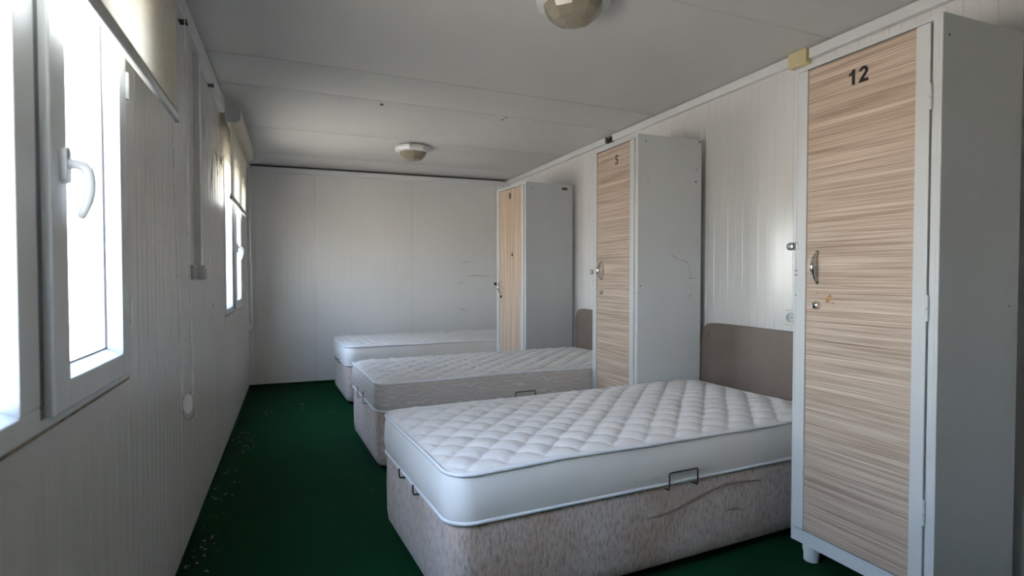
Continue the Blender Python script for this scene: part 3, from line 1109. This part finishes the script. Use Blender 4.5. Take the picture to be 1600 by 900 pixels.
for pts, wd in (([(0.232, 1.292), (0.262, 1.275), (0.298, 1.262)], 0.005), ([(0.298, 1.262), (0.33, 1.255), (0.365, 1.236), (0.373, 1.205)], 0.004), ([(0.372, 1.205), (0.38, 1.18), (0.382, 1.145)], 0.002),
                ([(0.36, 1.142), (0.385, 1.147), (0.41, 1.142)], 0.004), ([(0.382, 1.11), (0.379, 1.08)], 0.004), ([(0.376, 1.05), (0.386, 1.042), (0.376, 1.02)], 0.005)):
    strip('scratch', [(a, -0.0002, b) for a, b in pts], wd, (0, -1, 0), 'graphite', r)
for a, b, q in ((0.053, 1.96, 0.005), (0.44, 1.985, 0.006), (0.42, 1.815, 0.005), (0.415, 1.74, 0.005), (0.02, 1.10, 0.004), (0.07, 1.72, 0.003)):
    disc('screw_hole', (a, -0.0008, b), q, (0, -1, 0), 'dark', r)

# ---- locker 8 (far)
r, door, y0, y1, sl, sr = make_locker('far grey locker numbered 8 with a vertical-grain wood door', 2.345, 4.64, 0.10, 0.60, 0.49, 'zebra_v', True, 0.078, 1.985)
digit_mesh('8', 0.075, 'dark', 'number', door, (0.0, 0.31, 1.872), 0.004, 1.0)
bow_handle(door, 0.505, 1.045, 0.12, 'chrome', False)
MB().lathe([(0.013, 0.0), (0.013, -0.008), (0.008, -0.012)], 16, (0, 0.50, 0.955), 'x').build('lock', 'black', door, True)
disc('peep_hole', (-0.0006, 0.262, 1.35), 0.018, (-1, 0, 0), 'dark', door, 12, 0.1)
kn = MB().lathe([(0.006, 0.0), (0.006, 0.02), (0.016, 0.024), (0.016, 0.042), (0.010, 0.046)], 16, (-0.001, 0.0, 1.075), 'y')
ko = kn.build('lock_knob', 'black', r, True)
ko.location = (0.005, 0.60, 0)
MB().box(0.372, 0.428, -0.0015, 0.0, 1.935, 1.958).build('name_plate', 'dark', r)
disc('screw_hole', (0.06, -0.0008, 1.935), 0.006, (0, -1, 0), 'graphite', r)


# ------------------------------------------------------------------ ceiling lamps
def make_lamp(x, y, rz, label):
    r = empty('ceiling_lamp', (x, y, H - 0.004), rz)
    setp(r, label, 'lamp', 'ceiling lamps')
    MB().lathe([(0.120, 0.0), (0.120, -0.010)], 8, rot=0.5).build('mounting_plate', 'dark', r)
    MB().lathe([(0.158, -0.008), (0.160, -0.030), (0.150, -0.046), (0.126, -0.056), (0.118, -0.056), (0.118, -0.030)], 8, rot=0.5).build('housing', 'trim', r)
    MB().lathe([(0.119, -0.050), (0.122, -0.058), (0.105, -0.088), (0.078, -0.114), (0.040, -0.128), (0.004, -0.132)], 10, rot=0.3).build('dome', 'dome', r)
    return r


make_lamp(1.484, 2.06, 0.25, 'near ceiling lamp with smoky faceted dome, cut off by the picture top')
make_lamp(1.425, 5.02, 0.0, 'far ceiling lamp with white octagonal housing, hanging over the far beds')

# ------------------------------------------------------------------ crumbs swept along the window wall
rc = random.Random(11)
mb = MB()
spots = [(0.08, 3.26, 6), (0.06, 2.72, 10), (0.085, 2.85, 5), (0.04, 2.60, 5), (0.08, 4.5, 14), (0.13, 4.2, 12), (0.075, 3.74, 6), (0.10, 3.4, 6), (0.07, 3.05, 5), (0.2, 5.2, 6), (0.79, 3.24, 2), (0.80, 3.55, 2), (0.5, 5.4, 4), (0.75, 5.0, 3)]
for x, y, n in spots:
    for k in range(n):
        a = max(0.02, x + rc.gauss(0, 0.03))
        b = y + rc.gauss(0, 0.09)
        s = rc.uniform(0.002, 0.0065)
        g = bmesh.ops.create_icosphere(mb.bm, subdivisions=1, radius=1)
        ang = rc.random() * PI
        for v in g['verts']:
            p = v.co.copy()
            p = Vector((p.x * s * rc.uniform(0.8, 1.2), p.y * s * rc.uniform(0.8, 1.9), p.z * s * 0.4))
            p.rotate(Matrix.Rotation(ang, 3, 'Z'))
            v.co = p + Vector((a, b, s * 0.4))
setp(mb.build('carpet_crumbs', 'crumb'), 'pale crumbs and scraps scattered on the green carpet by the window wall', 'debris', kind='stuff')
